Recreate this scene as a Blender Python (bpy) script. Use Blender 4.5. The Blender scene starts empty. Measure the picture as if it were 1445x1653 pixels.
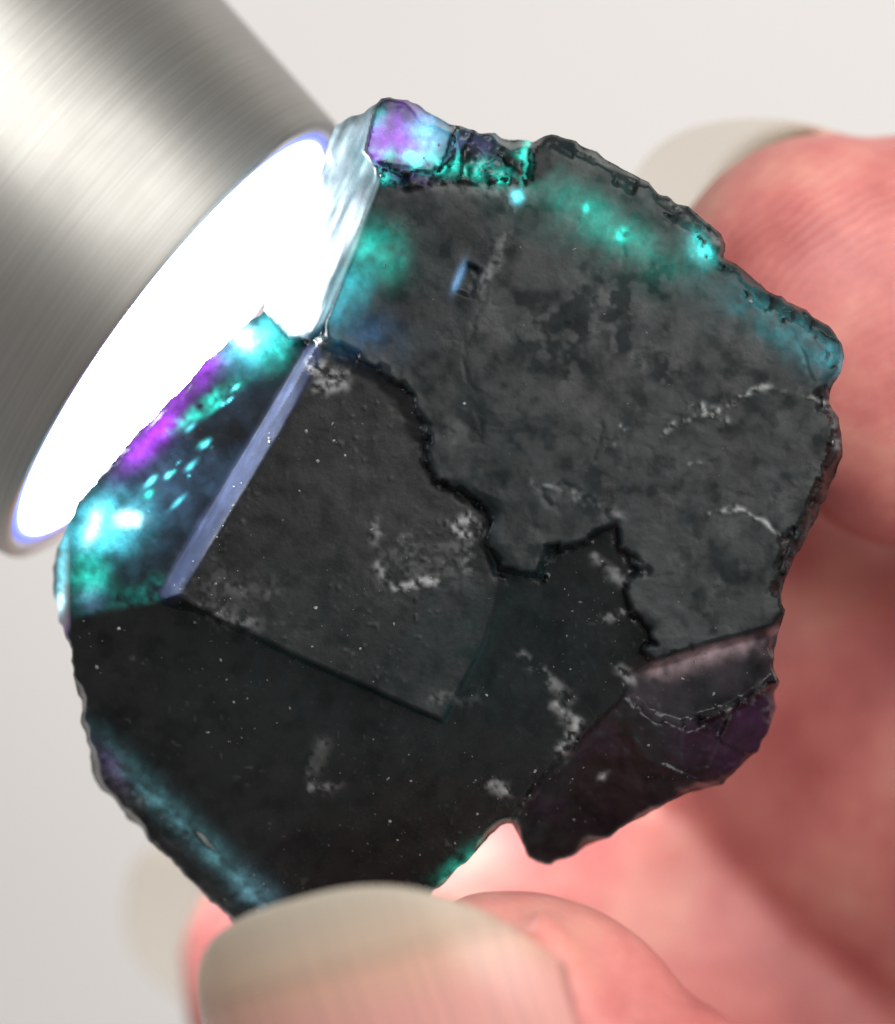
import bpy, math, random
import numpy as np
from mathutils import Vector, Matrix

# ---------------------------------------------------------------- units: 1 unit = 1 cm
S = bpy.context.scene
S.unit_settings.system = 'METRIC'
S.unit_settings.scale_length = 0.01
C = S.collection
D = 12.0            # camera height above the specimen's front face
K = 400.0           # photo pixels per cm at z = 0
PW, PH = 1445.0, 1653.0

# ---------------------------------------------------------------- camera
cam_d = bpy.data.cameras.new('camera')
cam = bpy.data.objects.new('camera', cam_d); C.objects.link(cam)
cam.location = (0, 0, D)
cam_d.sensor_fit = 'HORIZONTAL'; cam_d.sensor_width = 36.0
cam_d.lens = 36.0 * D / (PW / K)
cam_d.clip_start = 0.1; cam_d.clip_end = 500
cam_d.dof.use_dof = True
cam_d.dof.focus_distance = D - 0.0
cam_d.dof.aperture_fstop = 0.22
S.camera = cam

# ---------------------------------------------------------------- world and lamps
w = bpy.data.worlds.new('World'); S.world = w; w.use_nodes = True
bg = w.node_tree.nodes['Background']
bg.inputs[0].default_value = (1.0, 0.985, 0.96, 1); bg.inputs[1].default_value = 0.36

def area(name, loc, target, sx, sy, power, col):
    l = bpy.data.lights.new(name, 'AREA'); l.shape = 'RECTANGLE'; l.size = sx; l.size_y = sy
    l.energy = power; l.color = col
    o = bpy.data.objects.new(name, l); C.objects.link(o)
    o.location = loc
    o.rotation_euler = (Vector(target) - Vector(loc)).to_track_quat('-Z', 'Y').to_euler()
    return o
area('window_light', (26, 26, 50), (0, 0, 0), 56, 56, 56000, (1.0, 0.98, 0.95))

S.view_settings.view_transform = 'Standard'; S.view_settings.look = 'None'
S.view_settings.exposure = 0.0; S.view_settings.gamma = 1.0
TORCH = 48.0
S.cycles.max_bounces = 8; S.cycles.diffuse_bounces = 3; S.cycles.glossy_bounces = 3; S.cycles.transmission_bounces = 4; S.cycles.transparent_max_bounces = 6

# ---------------------------------------------------------------- helpers
def W(px, py, z=0.0):
    f = (D - z) / D
    return Vector(((px - PW/2) / K * f, -(py - PH/2) / K * f, z))

def mat(name):
    m = bpy.data.materials.new(name); m.use_nodes = True
    nt = m.node_tree
    for n in list(nt.nodes):
        nt.nodes.remove(n)
    out = nt.nodes.new('ShaderNodeOutputMaterial')
    def N(t, **kw):
        n = nt.nodes.new(t)
        for k, v in kw.items():
            if k in n.inputs: n.inputs[k].default_value = v
            else: setattr(n, k, v)
        return n
    def L(a, b): nt.links.new(a, b)
    return m, N, L, out

def ramp(N, stops):
    r = N('ShaderNodeValToRGB'); e = r.color_ramp.elements
    while len(e) < len(stops): e.new(0.5)
    for el, (p, c) in zip(e, stops):
        el.position = p; el.color = c if len(c) == 4 else (*c, 1)
    return r

def mesh_obj(name, verts, faces, m, parent=None, smooth=True):
    me = bpy.data.meshes.new(name)
    me.from_pydata([tuple(v) for v in verts], [], [tuple(f) for f in faces])
    me.update()
    if smooth: me.polygons.foreach_set('use_smooth', [True]*len(me.polygons))
    if m: me.materials.append(m)
    o = bpy.data.objects.new(name, me); C.objects.link(o)
    if parent: o.parent = parent
    return o

def tag(o, label=None, cat=None, kind=None):
    if label: o['label'] = label
    if cat: o['category'] = cat
    if kind: o['kind'] = kind
    return o

# value noise in numpy
def _hash(ix, iy, seed):
    h = (ix.astype(np.int64)*374761393 + iy.astype(np.int64)*668265263 + seed*974634777) & 0xffffffff
    h = ((h ^ (h >> 13)) * 1274126177) & 0xffffffff
    h = (h ^ (h >> 16)) & 0xffffffff
    return h / 4294967295.0
def vnoise(x, y, seed=0):
    x0 = np.floor(x); y0 = np.floor(y); fx = x-x0; fy = y-y0
    fx = fx*fx*(3-2*fx); fy = fy*fy*(3-2*fy)
    a = _hash(x0, y0, seed); b = _hash(x0+1, y0, seed); c = _hash(x0, y0+1, seed); d = _hash(x0+1, y0+1, seed)
    return (a*(1-fx)+b*fx)*(1-fy) + (c*(1-fx)+d*fx)*fy
def fbm(x, y, sc, oct=4, seed=0):
    s = 0; a = 1; t = 0
    for o in range(oct):
        s = s + a*vnoise(x/sc*2**o + 17.3*o, y/sc*2**o + 9.1*o, seed+o); t += a; a *= 0.5
    return s/t
def sstep(a, b, x):
    t = np.clip((x-a)/(b-a), 0, 1); return t*t*(3-2*t)

def polydist(px, py, poly, closed=True):
    """distance to the polyline, and inside flag"""
    P = np.asarray(poly, float); n = len(P)
    dmin = np.full(px.shape, 1e9); inside = np.zeros(px.shape, bool)
    nx = np.zeros(px.shape); ny = np.zeros(px.shape)
    for i in range(n if closed else n-1):
        a = P[i]; b = P[(i+1) % n]; e = b-a; l2 = e@e
        if l2 == 0: continue
        t = np.clip(((px-a[0])*e[0]+(py-a[1])*e[1])/l2, 0, 1)
        cx = a[0]+t*e[0]; cy = a[1]+t*e[1]
        d = np.hypot(px-cx, py-cy); m = d < dmin
        dmin = np.where(m, d, dmin); nx = np.where(m, cx, nx); ny = np.where(m, cy, ny)
        if closed and a[1] != b[1]:
            c = ((a[1] > py) != (b[1] > py)) & (px < (b[0]-a[0])*(py-a[1])/(b[1]-a[1])+a[0])
            inside ^= c
    return dmin, inside, nx, ny
def sdf(px, py, poly):
    d, i, _, _ = polydist(px, py, poly)
    return np.where(i, d, -d)

# ---------------------------------------------------------------- setting: the white tabletop far below
m_table, N, L, out = mat('white_tabletop')
p = N('ShaderNodeBsdfPrincipled', Roughness=0.6)
tc = N('ShaderNodeTexCoord'); ns = N('ShaderNodeTexNoise', Scale=0.12, Detail=3.0)
L(tc.outputs['Object'], ns.inputs['Vector'])
r = ramp(N, [(0.3, (0.80, 0.772, 0.76)), (0.7, (0.83, 0.803, 0.788))])
L(ns.outputs['Fac'], r.inputs[0]); L(r.outputs[0], p.inputs['Base Color']); L(p.outputs[0], out.inputs[0])
t = mesh_obj('tabletop', [(-60, -60, -26), (60, -60, -26), (60, 60, -26), (-60, 60, -26)], [(0, 1, 2, 3)], m_table)
tag(t, kind='structure')

# ---------------------------------------------------------------- the torch
m_steel, N, L, out = mat('brushed_steel')
tc = N('ShaderNodeTexCoord')
mp = N('ShaderNodeMapping'); mp.inputs['Scale'].default_value = (0.22, 0.22, 30)
L(tc.outputs['Object'], mp.inputs['Vector'])
n1 = N('ShaderNodeTexNoise', Scale=3.0, Detail=6.0, Roughness=0.7)
L(mp.outputs[0], n1.inputs['Vector'])
n2 = N('ShaderNodeTexNoise', Scale=1.3, Detail=4.0); L(tc.outputs['Object'], n2.inputs['Vector'])
p = N('ShaderNodeBsdfPrincipled', Metallic=1.0, Roughness=0.33, Anisotropic=0.7)
p.inputs['Anisotropic Rotation'].default_value = 0.25
p.inputs['Base Color'].default_value = (0.50, 0.485, 0.45, 1)
tn = N('ShaderNodeTangent', direction_type='RADIAL', axis='Z'); L(tn.outputs[0], p.inputs['Tangent'])
r = ramp(N, [(0.25, (0.34, 0.333, 0.312)), (0.75, (0.44, 0.432, 0.41))])
L(n1.outputs['Fac'], r.inputs[0]); L(r.outputs[0], p.inputs['Base Color'])
r2 = ramp(N, [(0.3, (0.48,)*3), (0.7, (0.62,)*3)]); L(n2.outputs['Fac'], r2.inputs[0]); L(r2.outputs[0], p.inputs['Roughness'])
b = N('ShaderNodeBump', Strength=0.25, Distance=0.004); L(n1.outputs['Fac'], b.inputs['Height']); L(b.outputs[0], p.inputs['Normal'])
L(p.outputs[0], out.inputs[0])

m_lens, N, L, out = mat('lit_lens')
e = N('ShaderNodeEmission', Strength=TORCH)
tc = N('ShaderNodeTexCoord'); ln = N('ShaderNodeVectorMath', operation='LENGTH'); L(tc.outputs['Object'], ln.inputs[0])
r = ramp(N, [(0.0, (1.0, 0.99, 0.99)), (0.90, (0.90, 0.95, 1.0)), (0.955, (0.014, 0.018, 0.07)), (1.0, (0.004, 0.004, 0.016))])
mm = N('ShaderNodeMath', operation='DIVIDE'); mm.inputs[1].default_value = 1.095
L(ln.outputs['Value'], mm.inputs[0]); L(mm.outputs[0], r.inputs[0]); L(r.outputs[0], e.inputs[0]); L(e.outputs[0], out.inputs[0])

torch = bpy.data.objects.new('flashlight', None); C.objects.link(torch)
tag(torch, 'brushed steel flashlight, its lit white lens pressed against the dark crystal', 'flashlight')
TZ = -0.88
tcen = W(285, 553, TZ)
axis = Vector((0.796, -0.597, 0.0)).normalized() * math.cos(math.radians(5.5)) + Vector((0, 0, math.sin(math.radians(5.5))))
torch.location = tcen
torch.rotation_euler = axis.to_track_quat('Z', 'X').to_euler()
def lathe(name, prof, m, parent, seg=160, closed=False):
    vs = []; fs = []
    for r_, z_ in prof:
        for k in range(seg):
            a = 2*math.pi*k/seg; vs.append((r_*math.cos(a), r_*math.sin(a), z_))
    for i in range(len(prof)-1):
        for k in range(seg):
            k2 = (k+1) % seg
            fs.append((i*seg+k, i*seg+k2, (i+1)*seg+k2, (i+1)*seg+k))
    return mesh_obj(name, vs, fs, m, parent)
tp = -math.tan(math.radians(11.5))
RB = 1.168
lathe('barrel', [(RB-tp*9, -9), (RB-tp*6, -6), (RB-tp*3, -3), (RB-tp*1, -1), (RB-tp*.06, -0.06)], m_steel, torch)
lathe('bezel', [(RB-tp*.06, -0.06), (RB-tp*.02, -0.02), (RB-.003, -0.006), (RB-.016, 0.0), (RB-.056, -0.002), (RB-.069, -0.012), (RB-.073, -0.2)], m_steel, torch)
lens = lathe('lens', [(0.0005, -0.012), (0.3, -0.012), (0.6, -0.013), (0.9, -0.015), (1.05, -0.018), (1.096, -0.021)], m_lens, torch, 96)
lens['label'] = 'glowing white round lens'
lathe('tail_cap', [(RB-tp*9, -9), (0.24, -9.05), (0.0005, -9.05)], m_steel, torch)

# ---------------------------------------------------------------- the crystal specimen
SIL = [(540,204),(560,191),(578,186),(600,170),(615,160),(628,155),(660,162),(700,185),(735,203),(755,208),(775,216),(800,214),(812,222),(830,228),(845,224),(860,232),(872,224),(890,219),(930,228),(975,255),(1010,275),(1050,295),(1062,312),(1078,318),(1095,331),(1110,334),(1130,348),(1165,378),(1171,395),(1166,414),(1200,435),(1240,470),(1300,500),(1340,528),(1358,552),(1363,578),(1357,600),(1346,620),(1338,650),(1350,670),(1360,700),(1360,735),(1350,762),(1338,792),(1312,850),(1286,892),(1268,935),(1262,960),(1266,985),(1258,1020),(1250,1050),(1248,1072),(1259,1098),(1250,1120),(1252,1140),(1240,1180),(1222,1212),(1180,1250),(1168,1266),(1150,1268),(1110,1280),(1050,1310),(1040,1318),(1000,1338),(985,1350),(960,1358),(925,1380),(890,1396),(868,1392),(855,1384),(840,1360),(826,1329),(815,1328),(770,1373),(725,1418),(640,1500),(560,1570),(500,1590),(440,1560),(395,1510),(350,1465),(300,1415),(262,1376),(240,1358),(228,1338),(205,1320),(193,1298),(160,1270),(145,1245),(146,1215),(140,1190),(131,1165),(130,1130),(122,1105),(116,1075),(114,1048),(108,1030),(97,1005),(90,975),(86,940),(85,915),(92,888),(104,862),(112,845),(130,808),(150,785),(165,760),(190,735),(215,705),(250,672),(300,620),(340,575),(390,530),(405,515),(427,506),(430,480),(440,440),(470,380),(500,320),(520,270),(532,230)]

# finer, irregular outline
def refine(poly, step=7, amp=2.8, seed=3):
    P = np.asarray(poly, float); o = []
    n = len(P)
    for i in range(n):
        a = P[i]; b = P[(i+1) % n]; k = max(1, int(np.hypot(*(b-a))/step))
        for j in range(k): o.append(a+(b-a)*j/k)
    o = np.array(o)
    dx = vnoise(o[:,0]/13, o[:,1]/13, seed)-.5; dy = vnoise(o[:,0]/13, o[:,1]/13, seed+9)-.5
    o[:,0] += dx*2*amp; o[:,1] += dy*2*amp
    return o
SILF = refine(SIL)

ST = 3.0
gx = np.arange(66, 1386, ST); gy = np.arange(138, 1606, ST)
PX, PY = np.meshgrid(gx, gy)
dd, ins, nx_, ny_ = polydist(PX, PY, SILF)
keepv = ins.copy()
cellin = keepv[:-1,:-1] | keepv[1:,:-1] | keepv[:-1,1:] | keepv[1:,1:]
# snap outside vertices onto the outline
X = np.where(ins, PX, nx_); Y = np.where(ins, PY, ny_)
ED = np.where(ins, dd, 0.0)

# lattice coordinates of the crystal (cleavage directions)
A = np.array([0.92, 0.395]); B = np.array([0.40, -0.915])
LA = X*A[0]+Y*A[1]; LB = X*B[0]+Y*B[1]
WA = (fbm(X, Y, 55, 3, 7)-.5)*46; WB = (fbm(X, Y, 55, 3, 17)-.5)*46
def blocky(s, seed): return _hash(np.floor((LA+WA)/s), np.floor((LB+WB)/s), seed)
def cells(s_, seed): return _hash(np.floor(LA/s_), np.floor(LB/s_), seed)
JAG = (cells(38, 1)-.5)*26 + (cells(15, 2)-.5)*12 + (fbm(X, Y, 40, 3, 5)-.5)*8
SOFT = (fbm(X, Y, 60, 3, 8)-.5)*8

def plane(x0, y0, z0, gx_, gy_):      # z0 at pixel x0,y0; slopes per cm (x right, y up)
    return z0 + gx_*(X-x0)/K + gy_*(y0-Y)/K

R = {}
R['glassy_wedge'] = [(60,860),(130,800),(200,715),(300,600),(425,480),(470,530),(505,556),(470,620),(420,700),(350,815),(300,900),(262,968),(225,978),(180,985),(110,1000),(60,1040)]
R['raised_block'] = [(524,548),(560,572),(612,596),(660,636),(688,690),(690,745),(702,777),(740,792),(786,828),(782,868),(800,905),(806,940),(780,1040),(716,1166),(640,1132),(480,1062),(330,990),(270,966),(335,860),(390,770),(440,690),(490,600)]
R['main_slab'] = [(612,296),(660,300),(700,296),(760,288),(838,292),(862,225),(900,150),(1445,150),(1445,1000),(1262,1012),(1150,1042),(1062,1070),(1040,1048),(1060,1040),(1040,1012),(1020,990),(1012,942),(1040,922),(1000,884),(994,850),(960,868),(920,880),(884,888),(872,932),(806,920),(786,870),(792,832),(742,794),(702,777),(690,740),(690,690),(662,634),(612,592),(562,570),(524,546),(524,520),(570,410)]
R['split_slab'] = [(612,296),(660,300),(700,296),(760,288),(838,292),(842,330),(822,400),(790,470),(762,540),(742,580),(762,640),(770,700),(690,700),(662,634),(612,592),(562,570),(524,546),(524,520),(570,410)]
R['corner_crystal'] = [(585,130),(628,130),(740,190),(724,252),(700,278),(650,272),(604,262),(588,244),(604,185)]
R['stepped_ledge'] = [(735,190),(780,200),(862,222),(846,300),(838,292),(760,288),(700,296),(660,300),(612,296),(604,262),(650,272),(700,278),(724,252)]
R['frosted_flank'] = [(500,200),(560,150),(612,150),(600,190),(588,244),(604,262),(612,296),(570,410),(524,520),(500,546),(468,544),(427,500),(400,480)]
R['tilted_facet'] = [(1012,1086),(1062,1070),(1150,1042),(1290,1004),(1290,1060),(1236,1110),(1172,1150),(1100,1172),(1050,1152),(1016,1122)]
R['broken_corner'] = [(878,1250),(950,1180),(1010,1118),(1050,1152),(1100,1172),(1172,1150),(1236,1110),(1300,1080),(1300,1420),(800,1420),(822,1330)]
R['recessed_slab'] = [(806,940),(806,920),(872,932),(884,888),(920,880),(994,850),(1000,884),(1040,922),(1012,942),(1020,990),(1040,1012),(1060,1040),(1012,1086),(1016,1122),(950,1180),(900,1235),(870,1170),(812,1060),(790,1020)]
R['bevelled_edge'] = [(100,1170),(150,1205),(215,1256),(280,1310),(340,1370),(400,1430),(460,1490),(520,1560),(420,1600),(60,1300)]
R['edge_chip'] = [(1328,640),(1345,690),(1335,740),(1322,800),(1285,860),(1262,900),(1250,960),(1290,960),(1400,760),(1390,640)]
R['rim_facet'] = [(862,225),(900,232),(960,268),(1040,312),(1090,352),(1140,388),(1150,432),(1185,452),(1240,496),(1300,528),(1335,556),(1330,600),(1400,600),(1400,520),(1180,360),(1060,270),(930,200),(880,200)]
SD = {k: sdf(X, Y, v) for k, v in R.items()}

# heights (cm)
Z = plane(600, 1120, -0.05, 0.11, 0.10)                                 # lower slab
Z0 = Z.copy()
def lay(name, zr, wd=4.0, jag=None):
    global Z
    s = SD[name] + (jag if jag is not None else 0)
    wgt = sstep(-wd, wd, s); Z = Z*(1-wgt) + zr*wgt
    return wgt
Wt = {}
Wt['recessed_slab'] = lay('recessed_slab', plane(900,1050,0.046,0.095,0.09), 5+26*np.exp(-(polydist(X, Y, [(790,1000),(812,1060),(870,1170),(900,1250)], False)[0]/45)**2), SOFT*.4)
fa = plane(960,1300,-0.10,0.05,0.30); fb = plane(1080,1230,-0.07,-0.10,0.75); fc_ = plane(1190,1170,-0.10,-0.55,0.35)
zbc = np.minimum(np.minimum(fa, fb + .05*np.sin(LA/38.)), fc_) + (fbm(X,Y,120,3,33)-.5)*.08 + (fbm(X,Y,20,3,34)-.5)*.014 + (cells(70,35)-.5)*.035*sstep(1000,1100,X) + (blocky(28,36)-.5)*.02*sstep(1080,1180,X)
Wt['broken_corner'] = lay('broken_corner', zbc, 6, JAG*.35)
# left wedge falls away towards the lens
wl = np.clip(polydist(X, Y, [(505,556),(262,968)], False)[0], 0, 400)/K
zw = -0.10 - 0.07*wl + (fbm(X,Y,70,3,41)-.5)*.014
bl = sstep(0, 90, polydist(X, Y, [(290,975),(262,968),(180,985),(60,1010)], False)[0]); zw = zw*bl + (Z0-.004)*(1-bl)
Wt['glassy_wedge'] = lay('glassy_wedge', zw, 6)
Wt['raised_block'] = lay('raised_block', plane(600,850,0.085,0.0,0.0) - .045*((X-560)/K+(Y-800)/K*.9)*np.clip(((X-560)/K+(Y-800)/K*.9), 0, 2), 4+15*np.exp(-(polydist(X, Y, [(508,570),(275,962)], False)[0]/34)**2), SOFT*.3)
JM = 1-np.exp(-(polydist(X, Y, [(640,200),(612,296),(524,520),(505,548)], False)[0]/34)**2)
Wt['main_slab'] = lay('main_slab', plane(950,600,0.115,-0.065,-0.055), 6, JAG*.5*JM)
Wt['split_slab'] = lay('split_slab', plane(730,480,0.133,-0.035,-0.03), 26, JAG*.35*JM)
Z = np.where(SD['main_slab'] > 0, Z, Z)
Wt['stepped_ledge'] = lay('stepped_ledge', plane(750,260,-0.02,-0.05,-0.28) + (blocky(44,51)-.5)*.06 + (fbm(X,Y,24,3,52)-.5)*.07, 5, JAG*.7)
Wt['corner_crystal'] = lay('corner_crystal', plane(660,220,0.03,-0.18,-0.22), 5, SOFT*.4)
rl = np.clip(-((X-612)*.922 + (Y-290)*.387), 0, 300)/K
st = (fbm(LA, LB*0.14, 12, 3, 61)-.5)
Wt['frosted_flank'] = lay('frosted_flank', 0.135 - 1.0*rl - 0.5*rl**2 + st*.018 + (fbm(LA,LB*.3,60,3,63)-.5)*.09, 4)
Wt['tilted_facet'] = lay('tilted_facet', plane(1130,1090,-0.02,-0.16,0.36), 9, SOFT*.5+JAG*.4*sstep(1090,1130,Y))
dbe = np.clip(SD['bevelled_edge'], 0, 200)/K
Wt['bevelled_edge'] = lay('bevelled_edge', Z0 + 0.01 - 0.75*dbe + (fbm(X,Y,36,3,71)-.5)*.06, 10, SOFT)
Wt['edge_chip'] = lay('edge_chip', Z - 0.04 - 0.5*np.clip(SD['edge_chip'],0,99)/K + (blocky(18,81)-.5)*.05, 5, JAG)
Wt['rim_facet'] = lay('rim_facet', Z - 0.015 - 0.7*np.clip(SD['rim_facet'],0,99)/K + (blocky(20,83)-.5)*.035, 6, JAG)

# cleavage terraces and flakes on the slabs
ter = (blocky(90, 91) > .55)*1.0
flk = np.floor(fbm(X, Y, 150, 4, 93)*9)/9
Z += Wt['main_slab']*(1-Wt['split_slab'])*((flk-.5)*.006)
Z += Wt['recessed_slab']*(np.floor(fbm(X,Y,90,3,95)*7)/7-.5)*.008
# grooves: (points, half width px, depth)
GRV = [([(505,548),(560,574),(612,598),(660,636),(686,690),(690,745)], 7, .05),
       ([(640,655),(690,690),(640,668)], 6, .04), ([(690,745),(702,777),(740,792),(790,832),(786,870),(806,922)], 9, .06),
       ([(806,922),(872,936)], 8, .04), ([(880,900),(920,884)], 6, .03),
       ([(905,780),(960,815),(1000,850),(996,880),(1010,900)], 5, .03), ([(870,790),(900,830)], 5, .02),
       ([(1010,900),(1042,924)], 6, .04), ([(1015,985),(1050,1014),(1040,1045)], 8, .05),
       ([(850,230),(840,330),(815,410),(785,480),(745,575),(768,640),(775,705)], 3, .008),
       ([(970,690),(955,740),(905,800)], 5, .014), ([(1010,470),(930,520),(870,560)], 8, .012),
       ([(1230,480),(1260,520)], 3, .01), ([(1290,560),(1320,640)], 3, .01),
       ([(470,545),(505,552)], 8, .06), ([(1000,385),(1010,440)], 3, .008),
       ([(1000,690),(1070,660),(1140,690),(1200,640),(1240,630),(1330,655)], 4, .012),
       ([(1150,830),(1200,822),(1240,850),(1270,868)], 4, .012), ([(940,1180),(900,1240),(830,1325)], 5, .02)]
for pts, hw, dp in GRV:
    d_ = polydist(X+ (fbm(X,Y,22,2,101)-.5)*9 + (cells(22,104)-.5)*8, Y+(fbm(X,Y,22,2,103)-.5)*9 + (cells(22,105)-.5)*8, pts, False)[0]
    Z -= .24*dp*np.exp(-(d_/(hw*(.5+1.2*fbm(X,Y,40,2,107))))**2)*np.clip(2.4*fbm(X,Y,50,2,109)-.4, 0, 1.3)
# the small square etch pit
a_ = (X-752)*A[0]+(Y-450)*A[1]; b_ = (X-752)*B[0]+(Y-450)*B[1]
pit = sstep(0, 6, 17-np.abs(a_-5))*sstep(0, 6, 26-np.abs(b_)); Z -= .06*pit


# crusts of pale grains: (points, half width, amount)
CRUST = [([(512,590),(535,600),(545,612),(520,622)], 14, 1.0), ([(735,850),(756,840),(772,850),(752,862)], 13, .9), ([(752,862),(756,920)], 12, .3),
         ([(612,915),(625,940)], 9, .6), ([(640,950),(700,938)], 8, .95), ([(630,880),(660,870)], 22, .16), ([(640,920),(730,900)], 45, .14),
         ([(610,850),(600,872)], 10, .4), ([(1000,680),(1012,690)], 5, .9), ([(1070,705),(1085,690),(1130,672),(1165,660),(1200,636),(1235,625)], 5, .8),
         ([(1235,625),(1290,640),(1340,650)], 4, .6), ([(1120,655),(1130,660)], 6, 1.), ([(1160,670),(1170,680)], 5, 1.), ([(1115,745),(1150,750)], 5, .6),
         ([(1150,830),(1190,820),(1230,840),(1265,862)], 4, .8), ([(1000,705),(960,740)], 5, .5), ([(860,780),(905,790)], 7, .35), ([(905,790),(1000,830)], 9, .3),
         ([(960,900),(1005,940)], 8, .35), ([(975,1000),(1010,990)], 6, .6), ([(1000,1080),(1020,1095)], 7, .6), ([(840,1060),(890,1100),(920,1130)], 9, .35),
         ([(900,1140),(930,1170),(905,1220)], 9, .7), ([(790,1262),(815,1275)], 10, .55), ([(505,1272),(540,1270)], 9, .4), ([(975,1250),(972,1258)], 5, .9),
         ([(520,1200),(500,1250)], 12, .15), ([(170,1245),(230,1300)], 9, .25), ([(1170,1150),(1215,1130)], 9, .35), ([(330,985),(400,1010)], 18, .28),
         ([(850,240),(835,300),(800,420),(770,480)], 9, .28), ([(700,1130),(760,1120)], 14, .14), ([(770,440),(765,470)], 12, .3), ([(300,940),(440,960)], 26, .12),
         ([(1230,1110),(1245,1160)], 8, .3), ([(640,290),(830,310)], 13, .28), ([(1060,310),(1160,390)], 6, .35), ([(1345,650),(1350,720)], 6, .4)]
FROST = np.zeros_like(X); grain = fbm(X, Y, 8, 3, 111)*.6+fbm(X, Y, 30, 2, 112)*.4
for pts, hw, am in CRUST:
    d_ = polydist(X+(fbm(X,Y,18,2,113)-.5)*14, Y+(fbm(X,Y,18,2,115)-.5)*14, pts, False)[0]
    g = np.exp(-(d_/hw)**2)*am*sstep(.40, .66, grain)*1.1
    FROST = np.maximum(FROST, g)
Z += FROST*.008
# speckle: little etch bumps
sp = vnoise(X/7, Y/7, 121); spm = sstep(.86, .95, sp)*sstep(.4, .65, fbm(X, Y, 120, 3, 123))
low = np.clip(1-Wt['main_slab']-Wt['glassy_wedge'], 0, 1)
FROST = np.maximum(FROST, spm*(.03+.06*low)*vnoise(X/23,Y/23,127)); Z += spm*.003*low
# general fine relief
Z += (fbm(X, Y, 40, 4, 131)-.5)*.0035 + (fbm(X, Y, 160, 2, 133)-.5)*.008
# edges fall away at the outline
bn = sstep(.35, .75, fbm(X, Y, 70, 3, 141))
bw = 4 + 26*bn*vnoise(LA/37, LB/37, 143)
Z -= ((0.03+.12*bn)*(1-sstep(0, 1, ED/bw))**1.4 + 0.012*(1-sstep(0, 30, ED)))*(1-.93*Wt['glassy_wedge'])*(1-.7*Wt['frosted_flank'])
Z -= np.where(X < 116, 1, 0)*sstep(118, 84, X)*sstep(800, 880, Y)*sstep(1040, 1000, Y)*0.25

# ---- what lets the lamp's light through: clear coloured zones of the fluorite (linear RGB transmission)
TR = np.zeros(X.shape+(3,))
def glow(cx, cy, rx, ry, ang, col, amt, seed=0, soft=1.0, nz=.55):
    ca, sa = math.cos(math.radians(ang)), math.sin(math.radians(ang))
    u = ((X-cx)*ca+(Y-cy)*sa)/rx; v = (-(X-cx)*sa+(Y-cy)*ca)/ry
    q = np.exp(-(u*u+v*v)*soft) * np.clip(1+nz*2*(fbm(X, Y, max(14, min(rx, ry)*.8), 3, 200+seed)-.5)*1.6, 0, 3)
    global TR
    TR += q[..., None]*amt*np.array(col)
TEAL = (.02, .56, .40); CYAN = (.12, .75, .85); ICE = (.55, .9, 1.); VIO = (.26, .014, .46); LAV = (.22, .24, .55); BLU = (.05, .2, .42)
m = Wt['glassy_wedge']
# left wedge
glow(170, 850, 55, 42, -20, CYAN, .065, 1); glow(150, 850, 10, 22, 20, ICE, .20, 2); glow(205, 838, 18, 11, 0, ICE, .20, 3)
glow(408, 552, 42, 32, -30, CYAN, .06, 4); glow(395, 545, 16, 14, 0, ICE, .16, 5); glow(440, 560, 24, 30, 0, TEAL, .05, 6)
glow(246, 700, 66, 22, -50, VIO, .12, 7, 1.3, .2); glow(335, 592, 50, 18, -45, VIO, .05, 8); glow(330, 655, 60, 10, -35, TEAL, .035, 9, 1, 1.4)
glow(140, 930, 30, 46, 0, TEAL, .05, 10); glow(145, 965, 22, 20, 0, VIO, .02, 11); glow(300, 760, 110, 160, 35, (.07,.14,.24), .014, 12, 1, .9); glow(240, 960, 90, 22, -10, TEAL, .012, 13, 1, 1.4)
glow(97, 920, 9, 50, 8, CYAN, .20, 14); glow(96, 975, 7, 26, 8, ICE, .4, 15); glow(104, 1015, 8, 16, 8, VIO, .10, 16)
rs = np.random.default_rng(5)
for k_ in range(18):
    t_ = rs.uniform(); sx_ = 225+rs.uniform(0,150)+rs.normal()*18; sy_ = 800-(sx_-225)*1.05+rs.normal()*34+30
    rr_ = rs.uniform(1.2, 2.4) if rs.uniform() < .75 else rs.uniform(3.5, 6.5); q_ = np.exp(-((((X-sx_)*.72-(Y-sy_)*.69)/(rr_*rs.uniform(1,3.2)))**2+(((X-sx_)*.69+(Y-sy_)*.72)/(rr_*.7))**2))
    TR += q_[..., None]*rs.uniform(.04,.16)*np.array(CYAN if k_ % 3 else TEAL)
TR *= (.62+.75*sstep(.25, .75, fbm(X, Y, 18, 4, 231)))[..., None]
TR *= np.clip(m*1.0 + (X < 112), 0, 1)[..., None]*2.8
T1 = TR.copy(); TR[:] = 0
# corner crystal and ledge
glow(636, 218, 52, 44, 25, VIO, .11, 20, 1, .5); glow(690, 215, 34, 30, 30, CYAN, .055, 21); glow(612, 190, 14, 26, 20, TEAL, .08, 22)
glow(690, 262, 70, 14, 10, TEAL, .10, 23, 1, 1.1); glow(790, 285, 60, 18, 20, TEAL, .05, 24, 1, 1.2); glow(845, 250, 10, 40, 10, TEAL, .10, 25, 1, 1.2); glow(770, 240, 40, 22, 20, VIO, .012, 26)
glow(834, 318, 9, 10, 0, CYAN, .5, 27, 1, 1.); glow(612, 282, 26, 12, 20, TEAL, .06, 28)
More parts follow.
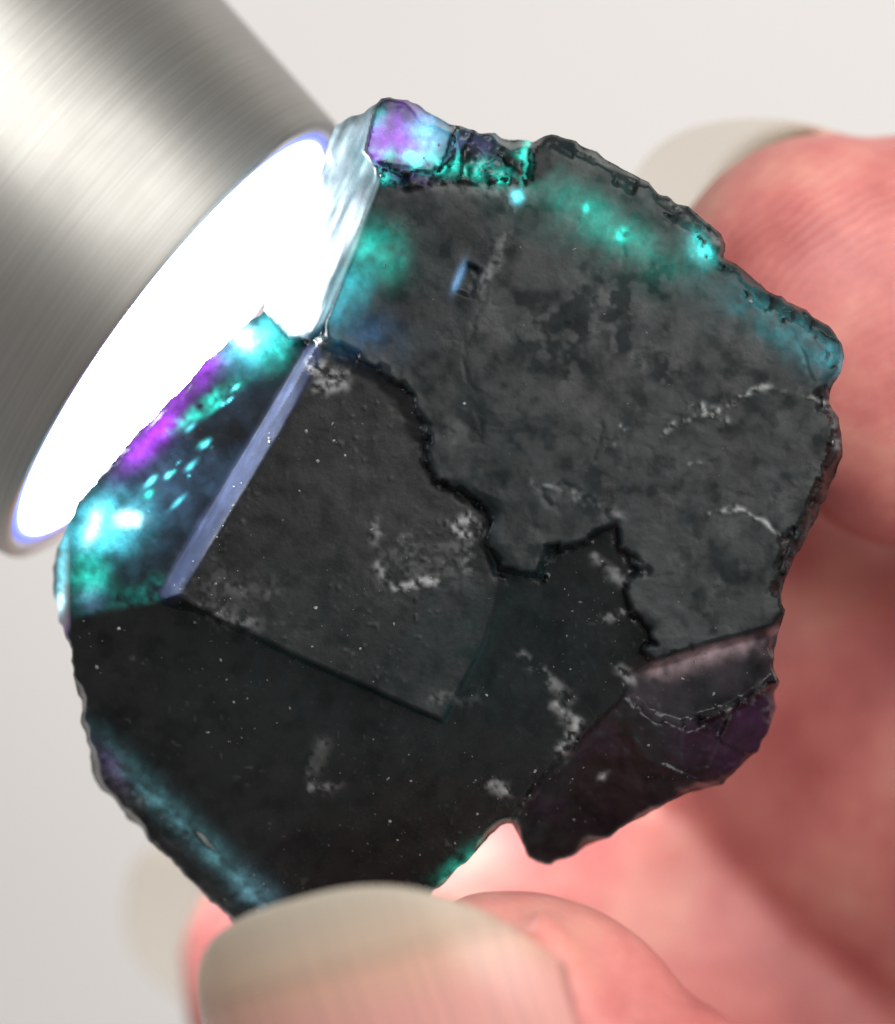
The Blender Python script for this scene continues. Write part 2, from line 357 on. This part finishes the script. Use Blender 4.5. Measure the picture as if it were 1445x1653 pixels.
# main slab windows
glow(606, 405, 42, 48, -60, TEAL, .10, 30, 1.2, .4); glow(565, 470, 26, 60, 25, (.03,.45,.48), .09, 31, 1, .5); glow(570, 530, 60, 34, 20, BLU, .035, 32, 1, .5)
glow(1000, 375, 88, 27, 30, TEAL, .19, 33, 1, .3); glow(920, 310, 60, 34, 40, TEAL, .06, 34, 1, .4); glow(1000, 380, 180, 60, 30, TEAL, .035, 35, 1, .4)
glow(945, 335, 5, 6, 0, TEAL, 1.2, 36, 1, .8); glow(1003, 378, 10, 9, 20, TEAL, 1.2, 37, 1, 1.4); glow(1130, 405, 15, 24, -25, (.06,.75,.66), .8, 38, 1, .5)
glow(1260, 530, 110, 26, 33, (.03,.40,.42), .22, 39, 1, .5); glow(1320, 575, 50, 24, 20, (.1,.35,.4), .20, 40)
glow(945, 335, 26, 22, 20, (.0,.3,.2), .10, 41)
glow(741, 446, 6, 23, 22, (.25,.45,.7), .10, 42, 1, .3)
# lower edges
glow(320, 1350, 190, 20, 45, (.10,.26,.27), .26, 43, 1, .45); glow(425, 1452, 60, 24, 46, (.16,.30,.36), .22, 44, 1, .4); glow(180, 1235, 40, 15, 50, (.25,.1,.3), .10, 45)
glow(740, 1395, 60, 16, -40, (.02,.3,.2), .15, 46, 1, .9); glow(1200, 1165, 40, 24, -40, VIO, .003, 47, 1, 1.)
glow(800, 1150, 300, 250, 0, (.02,.10,.09), .02, 49)
TR *= (.65+.7*sstep(.25, .75, fbm(LA*1.2, LB*.7, 22, 4, 233)))[..., None]
TR *= ((1-m)*(1.9+6.5*np.clip(Wt['corner_crystal']+Wt['stepped_ledge'],0,1)))[..., None]
TR += T1
FL0 = Wt['frosted_flank']
# the flank against the lens is a frosted, nearly clear cleavage
TR += Wt['frosted_flank'][..., None]*np.array([.012, .02, .023])*(.6+.8*fbm(LA, LB*.2, 10, 3, 171))[..., None]
fgl = np.exp(-(((X-585)/34)**2+((Y-230)/60)**2))*FL0
TR += fgl[..., None]*np.array([.05, .17, .17])*(.3+1.4*fbm(LA, LB*.25, 12, 3, 175))[..., None]
TR = np.clip(TR*.75, 0, .95)
FLANK = Wt['frosted_flank']
strip = sstep(24, 10, polydist(X, Y, [(502,575),(448,668),(392,760),(335,850),(275,958)], False)[0])
# body tint (linear), light painted into the tilted facet and the strip; roughness
TINT = np.zeros(X.shape+(3,)); TINT[:] = (.005, .0055, .006)
TINT += (Wt['main_slab']*(.35+1.0*fbm(X, Y, 70, 4, 151)))[..., None]*np.array([.004, .007, .0075])
TINT += (Wt['broken_corner']*(.15+.9*sstep(1050,1230,X)+.5*sstep(.5,.7,fbm(X, Y, 50, 3, 153))))[..., None]*np.array([.010, .002, .010])
TINT += Wt['edge_chip'][..., None]*np.array([.012, .004, .004])
TINT += Wt['tilted_facet'][..., None]*np.array([.045, .036, .045])*fbm(X, Y, 60, 2, 155)[..., None]  # lilac tint stands for pinkish light the facet reflects from the hand
TINT = TINT*(1-FLANK[..., None]) + FLANK[..., None]*np.array([.27, .35, .385])*(.12+2.3*fbm(LA, LB*.14, 12, 3, 173)**2)[..., None]
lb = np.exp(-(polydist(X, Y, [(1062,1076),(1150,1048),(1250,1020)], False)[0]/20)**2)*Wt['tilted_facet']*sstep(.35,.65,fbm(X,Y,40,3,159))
TINT += lb[..., None]*np.array([.30, .235, .26])  # pale reflection of the hand, painted along the facet's top edge
TINT += strip[..., None]*np.array([.022, .030, .063])*(.55+.9*fbm(LA, LB*.3, 26, 3, 177))[..., None]*(.6+.6*fbm(X, Y, 30, 3, 157))[..., None]  # lavender brightness of the torch-lit strip, painted into its tint
FC = np.array([.26, .27, .275])
TINT = TINT*(1-FROST[..., None]) + FC*FROST[..., None]
blot = sstep(.52, .66, fbm(X, Y, 45, 4, 161))*Wt['main_slab']
ROUGH = .20 + .16*Wt['raised_block'] + .10*Wt['broken_corner'] + .15*Wt['main_slab'] + .10*fbm(X, Y, 30, 3, 163) - .10*blot + .2*FROST + .2*FLANK
ROUGH = np.clip(ROUGH + .35*strip - .16*Wt['glassy_wedge']*(1-strip), .09, .8)

mott = fbm(X, Y, 34, 5, 181)
SPEC = .50 - .09*sstep(.42, .70, mott)*Wt['main_slab'] - .14*sstep(.45, .75, fbm(X, Y, 24, 4, 183)) - .10*np.clip(1-Wt['main_slab']-Wt['raised_block'], 0, 1) + .25*(fbm(X, Y, 200, 2, 185)-.5)
for bx_, by_, br_ in ((985,480,40),(935,515,38),(880,545,46),(1000,555,20),(930,600,24),(1060,440,30),(1075,600,24)):
    SPEC -= .34*np.exp(-((X-bx_)**2+(Y-by_)**2)/br_**2)*sstep(.35, .65, fbm(X, Y, 16, 3, 187))*1.2
SPEC = np.clip(SPEC*(1-.7*strip) - .19*Wt['main_slab'] - .10*Wt['raised_block'], .08, .9)
# ---- mesh: one part for each crystal of the aggregate
order = ['recessed_slab','broken_corner','glassy_wedge','raised_block','main_slab','split_slab','stepped_ledge','corner_crystal','frosted_flank','tilted_facet','bevelled_edge','edge_chip','rim_facet']
lab = np.zeros(X.shape, int)
for i, k in enumerate(order):
    lab = np.where(SD[k] + (JAG*.4 if k in ('main_slab','split_slab','stepped_ledge') else 0) > -4, i+1, lab)
names = ['dark_slab']+order
best = np.argmax(np.stack([SD[k] for k in order]), 0)+1
lab = np.where((lab == 0) & ((Y < 968) | (X > 940)), best, lab)

m_cry, N, L, out = mat('fluorite')
tcol = N('ShaderNodeAttribute', attribute_name='tint'); trc = N('ShaderNodeAttribute', attribute_name='trans'); rga = N('ShaderNodeAttribute', attribute_name='rough')
cla = N('ShaderNodeAttribute', attribute_name='clear')
tc = N('ShaderNodeTexCoord')
p = N('ShaderNodeBsdfPrincipled', IOR=1.434)
spa = N('ShaderNodeAttribute', attribute_name='spec'); L(spa.outputs['Fac'], p.inputs['Specular IOR Level'])
nA = N('ShaderNodeTexNoise', Scale=46.0, Detail=6.0, Roughness=0.65); L(tc.outputs['Object'], nA.inputs['Vector'])
nB = N('ShaderNodeTexNoise', Scale=9.0, Detail=6.0, Roughness=0.6); L(tc.outputs['Object'], nB.inputs['Vector'])
mx = N('ShaderNodeMix', data_type='RGBA', blend_type='MULTIPLY'); mx.inputs[0].default_value = 1.0
r = ramp(N, [(0.3, (0.55,)*3), (0.72, (1.5, 1.5, 1.5))]); L(nB.outputs['Fac'], r.inputs[0])
L(tcol.outputs['Color'], mx.inputs[6]); L(r.outputs[0], mx.inputs[7]); L(mx.outputs[2], p.inputs['Base Color'])
ra = N('ShaderNodeMath', operation='MULTIPLY_ADD'); ra.inputs[1].default_value = 0.22; L(nA.outputs['Fac'], ra.inputs[0]); 
sb = N('ShaderNodeMath', operation='SUBTRACT'); sb.inputs[1].default_value = 0.11; L(rga.outputs['Fac'], sb.inputs[0]); L(sb.outputs[0], ra.inputs[2])
L(ra.outputs[0], p.inputs['Roughness'])
b = N('ShaderNodeBump', Strength=0.25, Distance=0.005); L(nA.outputs['Fac'], b.inputs['Height']); L(b.outputs[0], p.inputs['Normal'])
tl = N('ShaderNodeBsdfTranslucent')
mx2 = N('ShaderNodeMix', data_type='RGBA', blend_type='MULTIPLY'); mx2.inputs[0].default_value = 1.0
r3 = ramp(N, [(0.35, (0.78,)*3), (0.7, (1.2, 1.2, 1.2))]); L(nA.outputs['Fac'], r3.inputs[0])
L(trc.outputs['Color'], mx2.inputs[6]); L(r3.outputs[0], mx2.inputs[7]); L(mx2.outputs[2], tl.inputs['Color'])
ad = N('ShaderNodeAddShader'); L(p.outputs[0], ad.inputs[0]); L(tl.outputs[0], ad.inputs[1])
tp_ = N('ShaderNodeBsdfTransparent'); tp_.inputs[0].default_value = (.85, .95, 1, 1)
ms = N('ShaderNodeMixShader'); L(cla.outputs['Fac'], ms.inputs[0]); L(ad.outputs[0], ms.inputs[1]); L(tp_.outputs[0], ms.inputs[2])
L(ms.outputs[0], out.inputs[0])

spec = bpy.data.objects.new('fluorite_specimen', None); C.objects.link(spec)
spec.location = (0, 0, 0)
tag(spec, 'near-black fluorite crystal with teal and violet glowing edges, pinched between thumb and fingers', 'crystal')

def build(name, co, quads, tint, trans, rough, clear, parent, spec_=None):
    me = bpy.data.meshes.new(name)
    n = len(quads)
    me.vertices.add(len(co)); me.vertices.foreach_set('co', co.astype(np.float32).ravel())
    me.loops.add(n*4); me.loops.foreach_set('vertex_index', quads.astype(np.int32).ravel())
    me.polygons.add(n); me.polygons.foreach_set('loop_start', np.arange(0, n*4, 4, dtype=np.int32))
    me.polygons.foreach_set('loop_total', np.full(n, 4, dtype=np.int32))
    me.polygons.foreach_set('use_smooth', np.ones(n, bool))
    me.update(calc_edges=True)
    def col(nm, v):
        at = me.attributes.new(nm, 'FLOAT_COLOR', 'POINT')
        at.data.foreach_set('color', np.concatenate([v, np.ones((len(v), 1))], 1).astype(np.float32).ravel())
    def flt(nm, v):
        at = me.attributes.new(nm, 'FLOAT', 'POINT'); at.data.foreach_set('value', v.astype(np.float32))
    col('tint', tint); col('trans', trans); flt('rough', rough); flt('clear', clear); flt('spec', spec_ if spec_ is not None else np.full(len(co), .5))
    me.materials.append(m_cry)
    me.validate()
    o = bpy.data.objects.new(name, me); C.objects.link(o); o.parent = parent
    return o

F = (D - Z)/D
VX = (X-PW/2)/K*F; VY = -(Y-PH/2)/K*F
CO = np.stack([VX, VY, Z], -1).reshape(-1, 3)
H, Wd = X.shape
idx = np.arange(H*Wd).reshape(H, Wd)
Q = np.stack([idx[:-1,:-1], idx[1:,:-1], idx[1:,1:], idx[:-1,1:]], -1)[cellin]
cl = lab[:-1,:-1]
cl = np.maximum(cl, 0)[cellin]
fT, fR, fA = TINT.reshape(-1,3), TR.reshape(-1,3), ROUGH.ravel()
PL = {'glassy_wedge': 'translucent wedge glowing teal and violet beside the lit lens', 'frosted_flank': 'frosted white bevel lit by the lens', 'corner_crystal': 'small corner crystal glowing violet and cyan', 'broken_corner': 'dark purple broken corner above the thumb', 'raised_block': 'square raised step with pale crust'}
for i, nm in enumerate(names):
    q = Q[cl == i]
    if len(q) == 0: continue
    u, inv = np.unique(q, return_inverse=True)
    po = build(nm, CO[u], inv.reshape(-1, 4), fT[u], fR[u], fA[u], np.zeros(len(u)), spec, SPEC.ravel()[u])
    if nm in PL: po['label'] = PL[nm]

# underside: the outline carried down and in to the rough back
e = np.concatenate([Q[:, [0,1]], Q[:, [1,2]], Q[:, [2,3]], Q[:, [3,0]]])
key = np.sort(e, 1); k64 = key[:,0].astype(np.int64)*10**7+key[:,1]
uq, first, cnt = np.unique(k64, return_index=True, return_counts=True)
be = e[first[cnt == 1]]
bv, binv = np.unique(be, return_inverse=True); binv = binv.reshape(-1, 2)
bc = CO[bv]; cen = np.array([0.06, 0.06])
nb = len(bv)
dirs = bc[:, :2]-cen; ang = np.arctan2(dirs[:,1], dirs[:,0])
rings = [bc]
lv = [(-.10, .996), (-.25, .985), (-.40, .95), (-.58, .90), (-.74, .80), (-.82, .40), (-.84, .02)]
for j, (zz, s) in enumerate(lv):
    nzv = (vnoise(ang*7+20, np.full(nb, j*1.7), 301)-.5)*.10 + (_hash(np.floor(ang*9+40), np.full(nb, j//2), 305)-.5)*.05
    rr = s*(1-np.abs(nzv)*min(1, j*.6)) if j < 4 else s*(1+nzv)
    un = dirs/np.linalg.norm(dirs, axis=1)[:,None]; th_ = 1+1.62*sstep(-.46, -.25, un@np.array([.85,.52]))*sstep(-.75,-.35,un[:,0]); th_ = th_ if j < 5 else 2.2+(th_-2.2)*(.5 if j == 5 else 0)
    pz = np.minimum(bc[:,2]-.02*(j+1), zz*th_) + (vnoise(ang*9+30, np.full(nb, j*2.3), 303)-.5)*.08*(j > 0)
    rings.append(np.concatenate([cen+dirs*rr[:,None], pz[:,None]], 1))
UC = np.concatenate(rings); uq_ = []
for j in range(len(lv)):
    a = binv[:,0]+j*nb; b2 = binv[:,1]+j*nb
    uq_.append(np.stack([b2, a, a+nb, b2+nb], 1))
uq_ = np.concatenate(uq_)
ut = np.tile([.012, .010, .014], (len(UC), 1)); ur = np.zeros((len(UC), 3)); ua = np.full(len(UC), .4)
# the side against the lens is clear
rel = UC - np.array(tcen); dist = rel @ np.array(axis)
clr = sstep(.75, .35, dist)*sstep(-.80, -.70, UC[:,2])
clr *= sstep(-1.05, -.85, -np.abs((UC[:,0]-tcen.x)*.597+(UC[:,1]-tcen.y)*.796)) 
build('underside', UC, uq_, ut, ur, ua, np.clip(clr, 0, .97), spec)

# loose pale grains and flakes sitting on the faces
m_gr, N, L, out = mat('pale_grain')
p = N('ShaderNodeBsdfPrincipled', Roughness=0.3, IOR=1.5); p.inputs['Base Color'].default_value = (.20, .21, .22, 1); L(p.outputs[0], out.inputs[0])
rg = np.random.default_rng(11); gv = []; gf = []
dens = (.02 + 1.0*np.clip(FROST, 0, 1) + .25*low*sstep(.45, .65, fbm(X, Y, 90, 3, 241)))*(ED > 14)*(1-m)*(1-FLANK)
pr = (dens/dens.sum()).ravel(); pick = rg.choice(len(pr), 520, p=pr)
for i_ in pick:
    c_ = CO[i_]; r_ = rg.uniform(.0025, .0085)*(.7 if rg.uniform() < .8 else 1.5); a0 = rg.uniform(0, 6.28); el = rg.uniform(.35, 1)
    k_ = len(gv)
    for q_ in range(5):
        a1 = a0 + q_*1.2566 + rg.normal()*.2; u_ = r_*math.cos(a1)*rg.uniform(.7, 1.2); v_ = r_*el*math.sin(a1)
        gv.append((c_[0]+u_*math.cos(a0)-v_*math.sin(a0), c_[1]+u_*math.sin(a0)+v_*math.cos(a0), c_[2]-.002))
    gv.append((c_[0]+rg.normal()*.3*r_, c_[1]+rg.normal()*.3*r_, c_[2]+r_*rg.uniform(.3, .9)))
    for q_ in range(5): gf.append((k_+q_, k_+(q_+1) % 5, k_+5))
tag(mesh_obj('mineral_grains', gv, gf, m_gr, spec, smooth=False), kind='stuff')

# ---------------------------------------------------------------- the hand
m_skin, N, L, out = mat('skin')
tc = N('ShaderNodeTexCoord')
p = N('ShaderNodeBsdfPrincipled', Roughness=0.48)
p.inputs['Subsurface Weight'].default_value = 0.55
p.inputs['Subsurface Radius'].default_value = (1.0, 0.28, 0.16); p.inputs['Subsurface Scale'].default_value = 0.16
n1 = N('ShaderNodeTexNoise', Scale=1.6, Detail=7.0, Roughness=0.62); L(tc.outputs['Object'], n1.inputs['Vector'])
r = ramp(N, [(0.32, (0.48, 0.135, 0.125)), (0.5, (0.63, 0.215, 0.195)), (0.68, (0.73, 0.34, 0.275))]); L(n1.outputs['Fac'], r.inputs[0]); L(r.outputs[0], p.inputs['Base Color'])
wv = N('ShaderNodeTexWave', wave_type='RINGS', rings_direction='SPHERICAL', Scale=9.0, Distortion=5.0, Detail=3.0)
wv.inputs['Detail Scale'].default_value = 0.6
mp = N('ShaderNodeMapping'); mp.inputs['Location'].default_value = (-2.2, -0.2, 1.0); L(tc.outputs['Object'], mp.inputs['Vector']); L(mp.outputs[0], wv.inputs['Vector'])
n2 = N('ShaderNodeTexNoise', Scale=22.0, Detail=5.0); L(tc.outputs['Object'], n2.inputs['Vector'])
mxh = N('ShaderNodeMath', operation='MULTIPLY_ADD'); mxh.inputs[1].default_value = 0.6; L(n2.outputs['Fac'], mxh.inputs[0]); sx = N('ShaderNodeSeparateXYZ'); L(tc.outputs['Object'], sx.inputs[0]); mr = N('ShaderNodeMapRange'); mr.inputs[1].default_value = -1.2; mr.inputs[2].default_value = -0.7; L(sx.outputs['Z'], mr.inputs[0])
wm = N('ShaderNodeMath', operation='MULTIPLY'); mr.inputs[4].default_value = 0.6; L(wv.outputs['Fac'], wm.inputs[0]); L(mr.outputs[0], wm.inputs[1]); L(wm.outputs[0], mxh.inputs[2])
b = N('ShaderNodeBump', Strength=0.20, Distance=0.01); L(mxh.outputs[0], b.inputs['Height']); L(b.outputs[0], p.inputs['Normal'])
L(p.outputs[0], out.inputs[0])

def catmull(P, n):
    P = [Vector(q) for q in P]; P = [2*P[0]-P[1]] + P + [2*P[-1]-P[-2]]; o = []
    for i in range(1, len(P)-2):
        for k in range(n):
            t = k/n
            o.append(0.5*((2*P[i]) + (P[i+1]-P[i-1])*t + (2*P[i-1]-5*P[i]+4*P[i+1]-P[i+2])*t*t + (3*P[i]-P[i-1]-3*P[i+1]+P[i+2])*t**3))
    o.append(P[-2]); return o
HV = []; HF = []
def tube(path, up, n=10, seg=28):
    """path: (x,y,z, half width, half thickness); up: direction of the thickness"""
    c = catmull([q[:3] for q in path], n); rad = catmull([(q[3], q[4], 0) for q in path], n)
    up = Vector(up); pts = []
    # rounded tip at the first end: shrink radii over the first radius length
    k0 = len(HV)
    cum = [0]
    for i in range(1, len(c)): cum.append(cum[-1]+(c[i]-c[i-1]).length)
    ringc = []
    t0 = (c[1]-c[0]).normalized()
    for a in (0.06, .2, .4, .6, .8, .92):
        f = math.sqrt(1-(1-a)**2)
        ringc.append((c[0]-t0*rad[0].x*(1-a)*0.9, rad[0].x*f, rad[0].y*f, t0))
    for i in range(len(c)):
        t = (c[min(i+1, len(c)-1)]-c[max(i-1, 0)]).normalized()
        ringc.append((c[i], rad[i].x, rad[i].y, t))
    for (cc, ra_, rb_, t) in ringc:
        s = t.cross(up).normalized(); u = s.cross(t).normalized()
        for k in range(seg):
            a = 2*math.pi*k/seg
            HV.append(cc + s*ra_*math.cos(a) + u*rb_*math.sin(a))
    nr = len(ringc)
    for i in range(nr-1):
        for k in range(seg):
            k2 = (k+1) % seg
            HF.append((k0+i*seg+k, k0+i*seg+k2, k0+(i+1)*seg+k2, k0+(i+1)*seg+k))
    HF.append(tuple(k0+k for k in reversed(range(seg)))); HF.append(tuple(k0+(nr-1)*seg+k for k in range(seg)))
def pt(px, py, z, a, b): v = W(px, py, z); return (v.x, v.y, v.z, a, b)
# index finger: pad to the camera, curling up towards the palm
tube([pt(1315,500,-1.0,.78,.58), pt(1480,545,-1.05,.92,.66), pt(1680,610,-1.15,.88,.70), pt(1900,730,-.85,.84,.76), pt(2250,1000,.1,.88,.85), pt(2600,1350,.6,.95,.95)], (0, 0, 1))
# middle finger: behind the specimen
tube([pt(820,830,-2.6,.68,.55), pt(1050,950,-2.6,.82,.62), pt(1250,1075,-2.55,.94,.68), pt(1450,1205,-2.35,1.02,.76), pt(1750,1440,-1.9,.94,.78), pt(2200,1680,-.5,.9,.9), pt(2600,1800,.4,.95,.95)], (0, 0, 1))
# ring finger: its tip comes out at the lower left
tube([pt(470,1580,-2.55,.62,.50), pt(640,1560,-2.6,.72,.58), pt(900,1545,-2.65,.86,.64), pt(1150,1590,-2.7,.96,.70), pt(1400,1750,-2.6,.98,.74), pt(1750,2010,-2.1,.92,.8), pt(2350,2200,-.5,.95,.95), pt(2600,2250,.2,.95,.95)], (0, 0, 1))
# thumb
tube([pt(795,1765,.28,.88,.54), pt(825,1830,.30,1.02,.64), pt(870,1950,.32,1.04,.72), pt(940,2120,.3,.98,.82), pt(1100,2380,.2,1.0,.95), pt(1500,2680,.1,1.3,1.2), pt(2000,2780,.1,1.6,1.5)], (-.25, .05, 1))
# fold of skin along the thumb nail
tube([pt(872,1500,.60,.08,.08), pt(905,1580,.66,.13,.12), pt(955,1690,.70,.16,.14), pt(1010,1830,.66,.18,.16), pt(1040,1930,.5,.2,.2)], (0, 0, 1))
# palm
tube([pt(2350,1050,.4,.95,.9), pt(2350,1500,.4,1.4,1.1), pt(2380,2100,.3,1.8,1.3), pt(2200,2800,.1,1.8,1.4), pt(2300,3200,0,1.6,1.4)], (1, 0, 1))
hand = mesh_obj('hand', HV, HF, m_skin)
md = hand.modifiers.new('r', 'REMESH'); md.mode = 'VOXEL'; md.voxel_size = 0.045; md.use_smooth_shade = True
ms_ = hand.modifiers.new('s', 'SMOOTH'); ms_.factor = 0.5; ms_.iterations = 10
dg = bpy.context.evaluated_depsgraph_get()
me2 = bpy.data.meshes.new_from_object(hand.evaluated_get(dg))
hand.modifiers.clear(); hand.data = me2
me2.polygons.foreach_set('use_smooth', [True]*len(me2.polygons))
tag(hand, 'bare pink hand pinching the dark crystal between thumb and fingers', 'hand')

# fingernails
def nail_material(clear_):
    m_nail, N, L, out = mat('fingernail')
    bd = N('ShaderNodeAttribute', attribute_name='bed'); tc = N('ShaderNodeTexCoord')
    uvn = N('ShaderNodeAttribute', attribute_name='across')
    wv = N('ShaderNodeTexNoise', noise_dimensions='1D', Scale=1.0, Detail=4.0)
    wv.inputs['W'].default_value = 0; mu = N('ShaderNodeMath', operation='MULTIPLY'); mu.inputs[1].default_value = 34.0
    L(uvn.outputs['Fac'], mu.inputs[0]); L(mu.outputs[0], wv.inputs['W'])
    r = ramp(N, [(0.0, (0.52, 0.485, 0.435)), (0.35, (0.64, 0.50, 0.41)), (0.58, (0.62, 0.37, 0.28)), (1.0, (0.68, 0.33, 0.29))]); L(bd.outputs['Fac'], r.inputs[0])
    st_ = ramp(N, [(0.3, (0.84, 0.86, 0.88)), (0.7, (1.08, 1.06, 1.04))]); L(wv.outputs['Fac'], st_.inputs[0])
    mxn = N('ShaderNodeMix', data_type='RGBA', blend_type='MULTIPLY'); mxn.inputs[0].default_value = 1.0; L(r.outputs[0], mxn.inputs[6]); L(st_.outputs[0], mxn.inputs[7])
    p = N('ShaderNodeBsdfPrincipled', Roughness=0.22); L(mxn.outputs[2], p.inputs['Base Color'])
    b = N('ShaderNodeBump', Strength=0.3, Distance=0.01); L(wv.outputs['Fac'], b.inputs['Height']); L(b.outputs[0], p.inputs['Normal'])
    tl = N('ShaderNodeBsdfTranslucent'); tl.inputs[0].default_value = (.92, .86, .72, 1)
    tr = N('ShaderNodeBsdfTransparent'); tr.inputs[0].default_value = (.985, .965, .93, 1)
    m1 = N('ShaderNodeMixShader'); r4 = ramp(N, [(0.4, (.55,)*3), (.62, (.05,)*3)]); L(bd.outputs['Fac'], r4.inputs[0]); L(r4.outputs[0], m1.inputs[0]); L(p.outputs[0], m1.inputs[1]); L(tl.outputs[0], m1.inputs[2])
    m2 = N('ShaderNodeMixShader'); r5 = ramp(N, [(0.15, (clear_,)*3), (.6, (.0,)*3)]); L(bd.outputs['Fac'], r5.inputs[0]); L(r5.outputs[0], m2.inputs[0]); L(m1.outputs[0], m2.inputs[1]); L(tr.outputs[0], m2.inputs[2])
    L(m2.outputs[0], out.inputs[0])
    return m_nail
nail_thick = nail_material(.03); nail_thin = nail_material(.86)

def nail(base, a, n, Rx, Rn, half, length, round_, free, bow=.08, nu=40, nv=40, th=.03, m_=None):
    """base: centre of the root on the axis; a: towards the tip; n: nail normal"""
    a = Vector(a).normalized(); n = Vector(n); n = (n - a*n.dot(a)).normalized(); s = a.cross(n).normalized()
    vs = []; bed = []; acr = []
    for sgn in (1, 0):
        for j in range(nv+1):
            v = j/nv
            for i in range(nu+1):
                u = -1+2*i/nu; ph = u*half
                ln = length*(1-round_*abs(u)**2.6)
                rr = 1 - (0 if sgn else th/Rn)
                edge = 1
                q = base + a*(v*ln) + s*(Rx*math.sin(ph)*rr) + n*(Rn*math.cos(ph)*rr - bow*(2*v-1)**2)
                vs.append(q); acr.append(u)
                lim = (length-free*(1+.5*abs(u)**2.2))
                bed.append(min(1, max(0, +.5 - (v*ln-lim)/.42)))
    fs = []; mt_ = m_; m_ = nu+1; off = (nv+1)*m_
    for j in range(nv):
        for i in range(nu):
            k = j*m_+i
            fs.append((k, k+1, k+m_+1, k+m_)); fs.append((off+k, off+k+m_, off+k+m_+1, off+k+1))
    for j in range(nv):
        k = j*m_; fs.append((k, k+m_, off+k+m_, off+k)); k = j*m_+nu; fs.append((k, off+k, off+k+m_, k+m_))
    for i in range(nu):
        fs.append((i, off+i, off+i+1, i+1)); k = nv*m_+i; fs.append((k, k+1, off+k+1, off+k))
    o = mesh_obj('fingernail', vs, fs, mt_, hand)
    for nm, v in (('bed', bed), ('across', acr)):
        at = o.data.attributes.new(nm, 'FLOAT', 'POINT'); at.data.foreach_set('value', v)
    return o
# thumb nail
tb = W(760, 1800, .30); ta = W(635, 1490, .40) - tb
o = nail(tb, ta, (-.50, .05, 1), .94, .76, 1.0, 1.20, .50, .28, m_=nail_thick)
# index nail, seen past the fingertip
ib = W(1480, 510, -.95); ia = W(1120, 410, -.85) - ib
nail(ib, ia, (-.05, .35, -1), .74, .66, 1.0, 1.30, .40, .45, m_=nail_thin)
# ring nail
rb = W(640, 1560, -2.5); ra2 = W(220, 1500, -2.4) - rb
nail(rb, ra2, (-.1, .3, -1), .56, .5, 1.05, 1.36, .35, .5, m_=nail_thin)
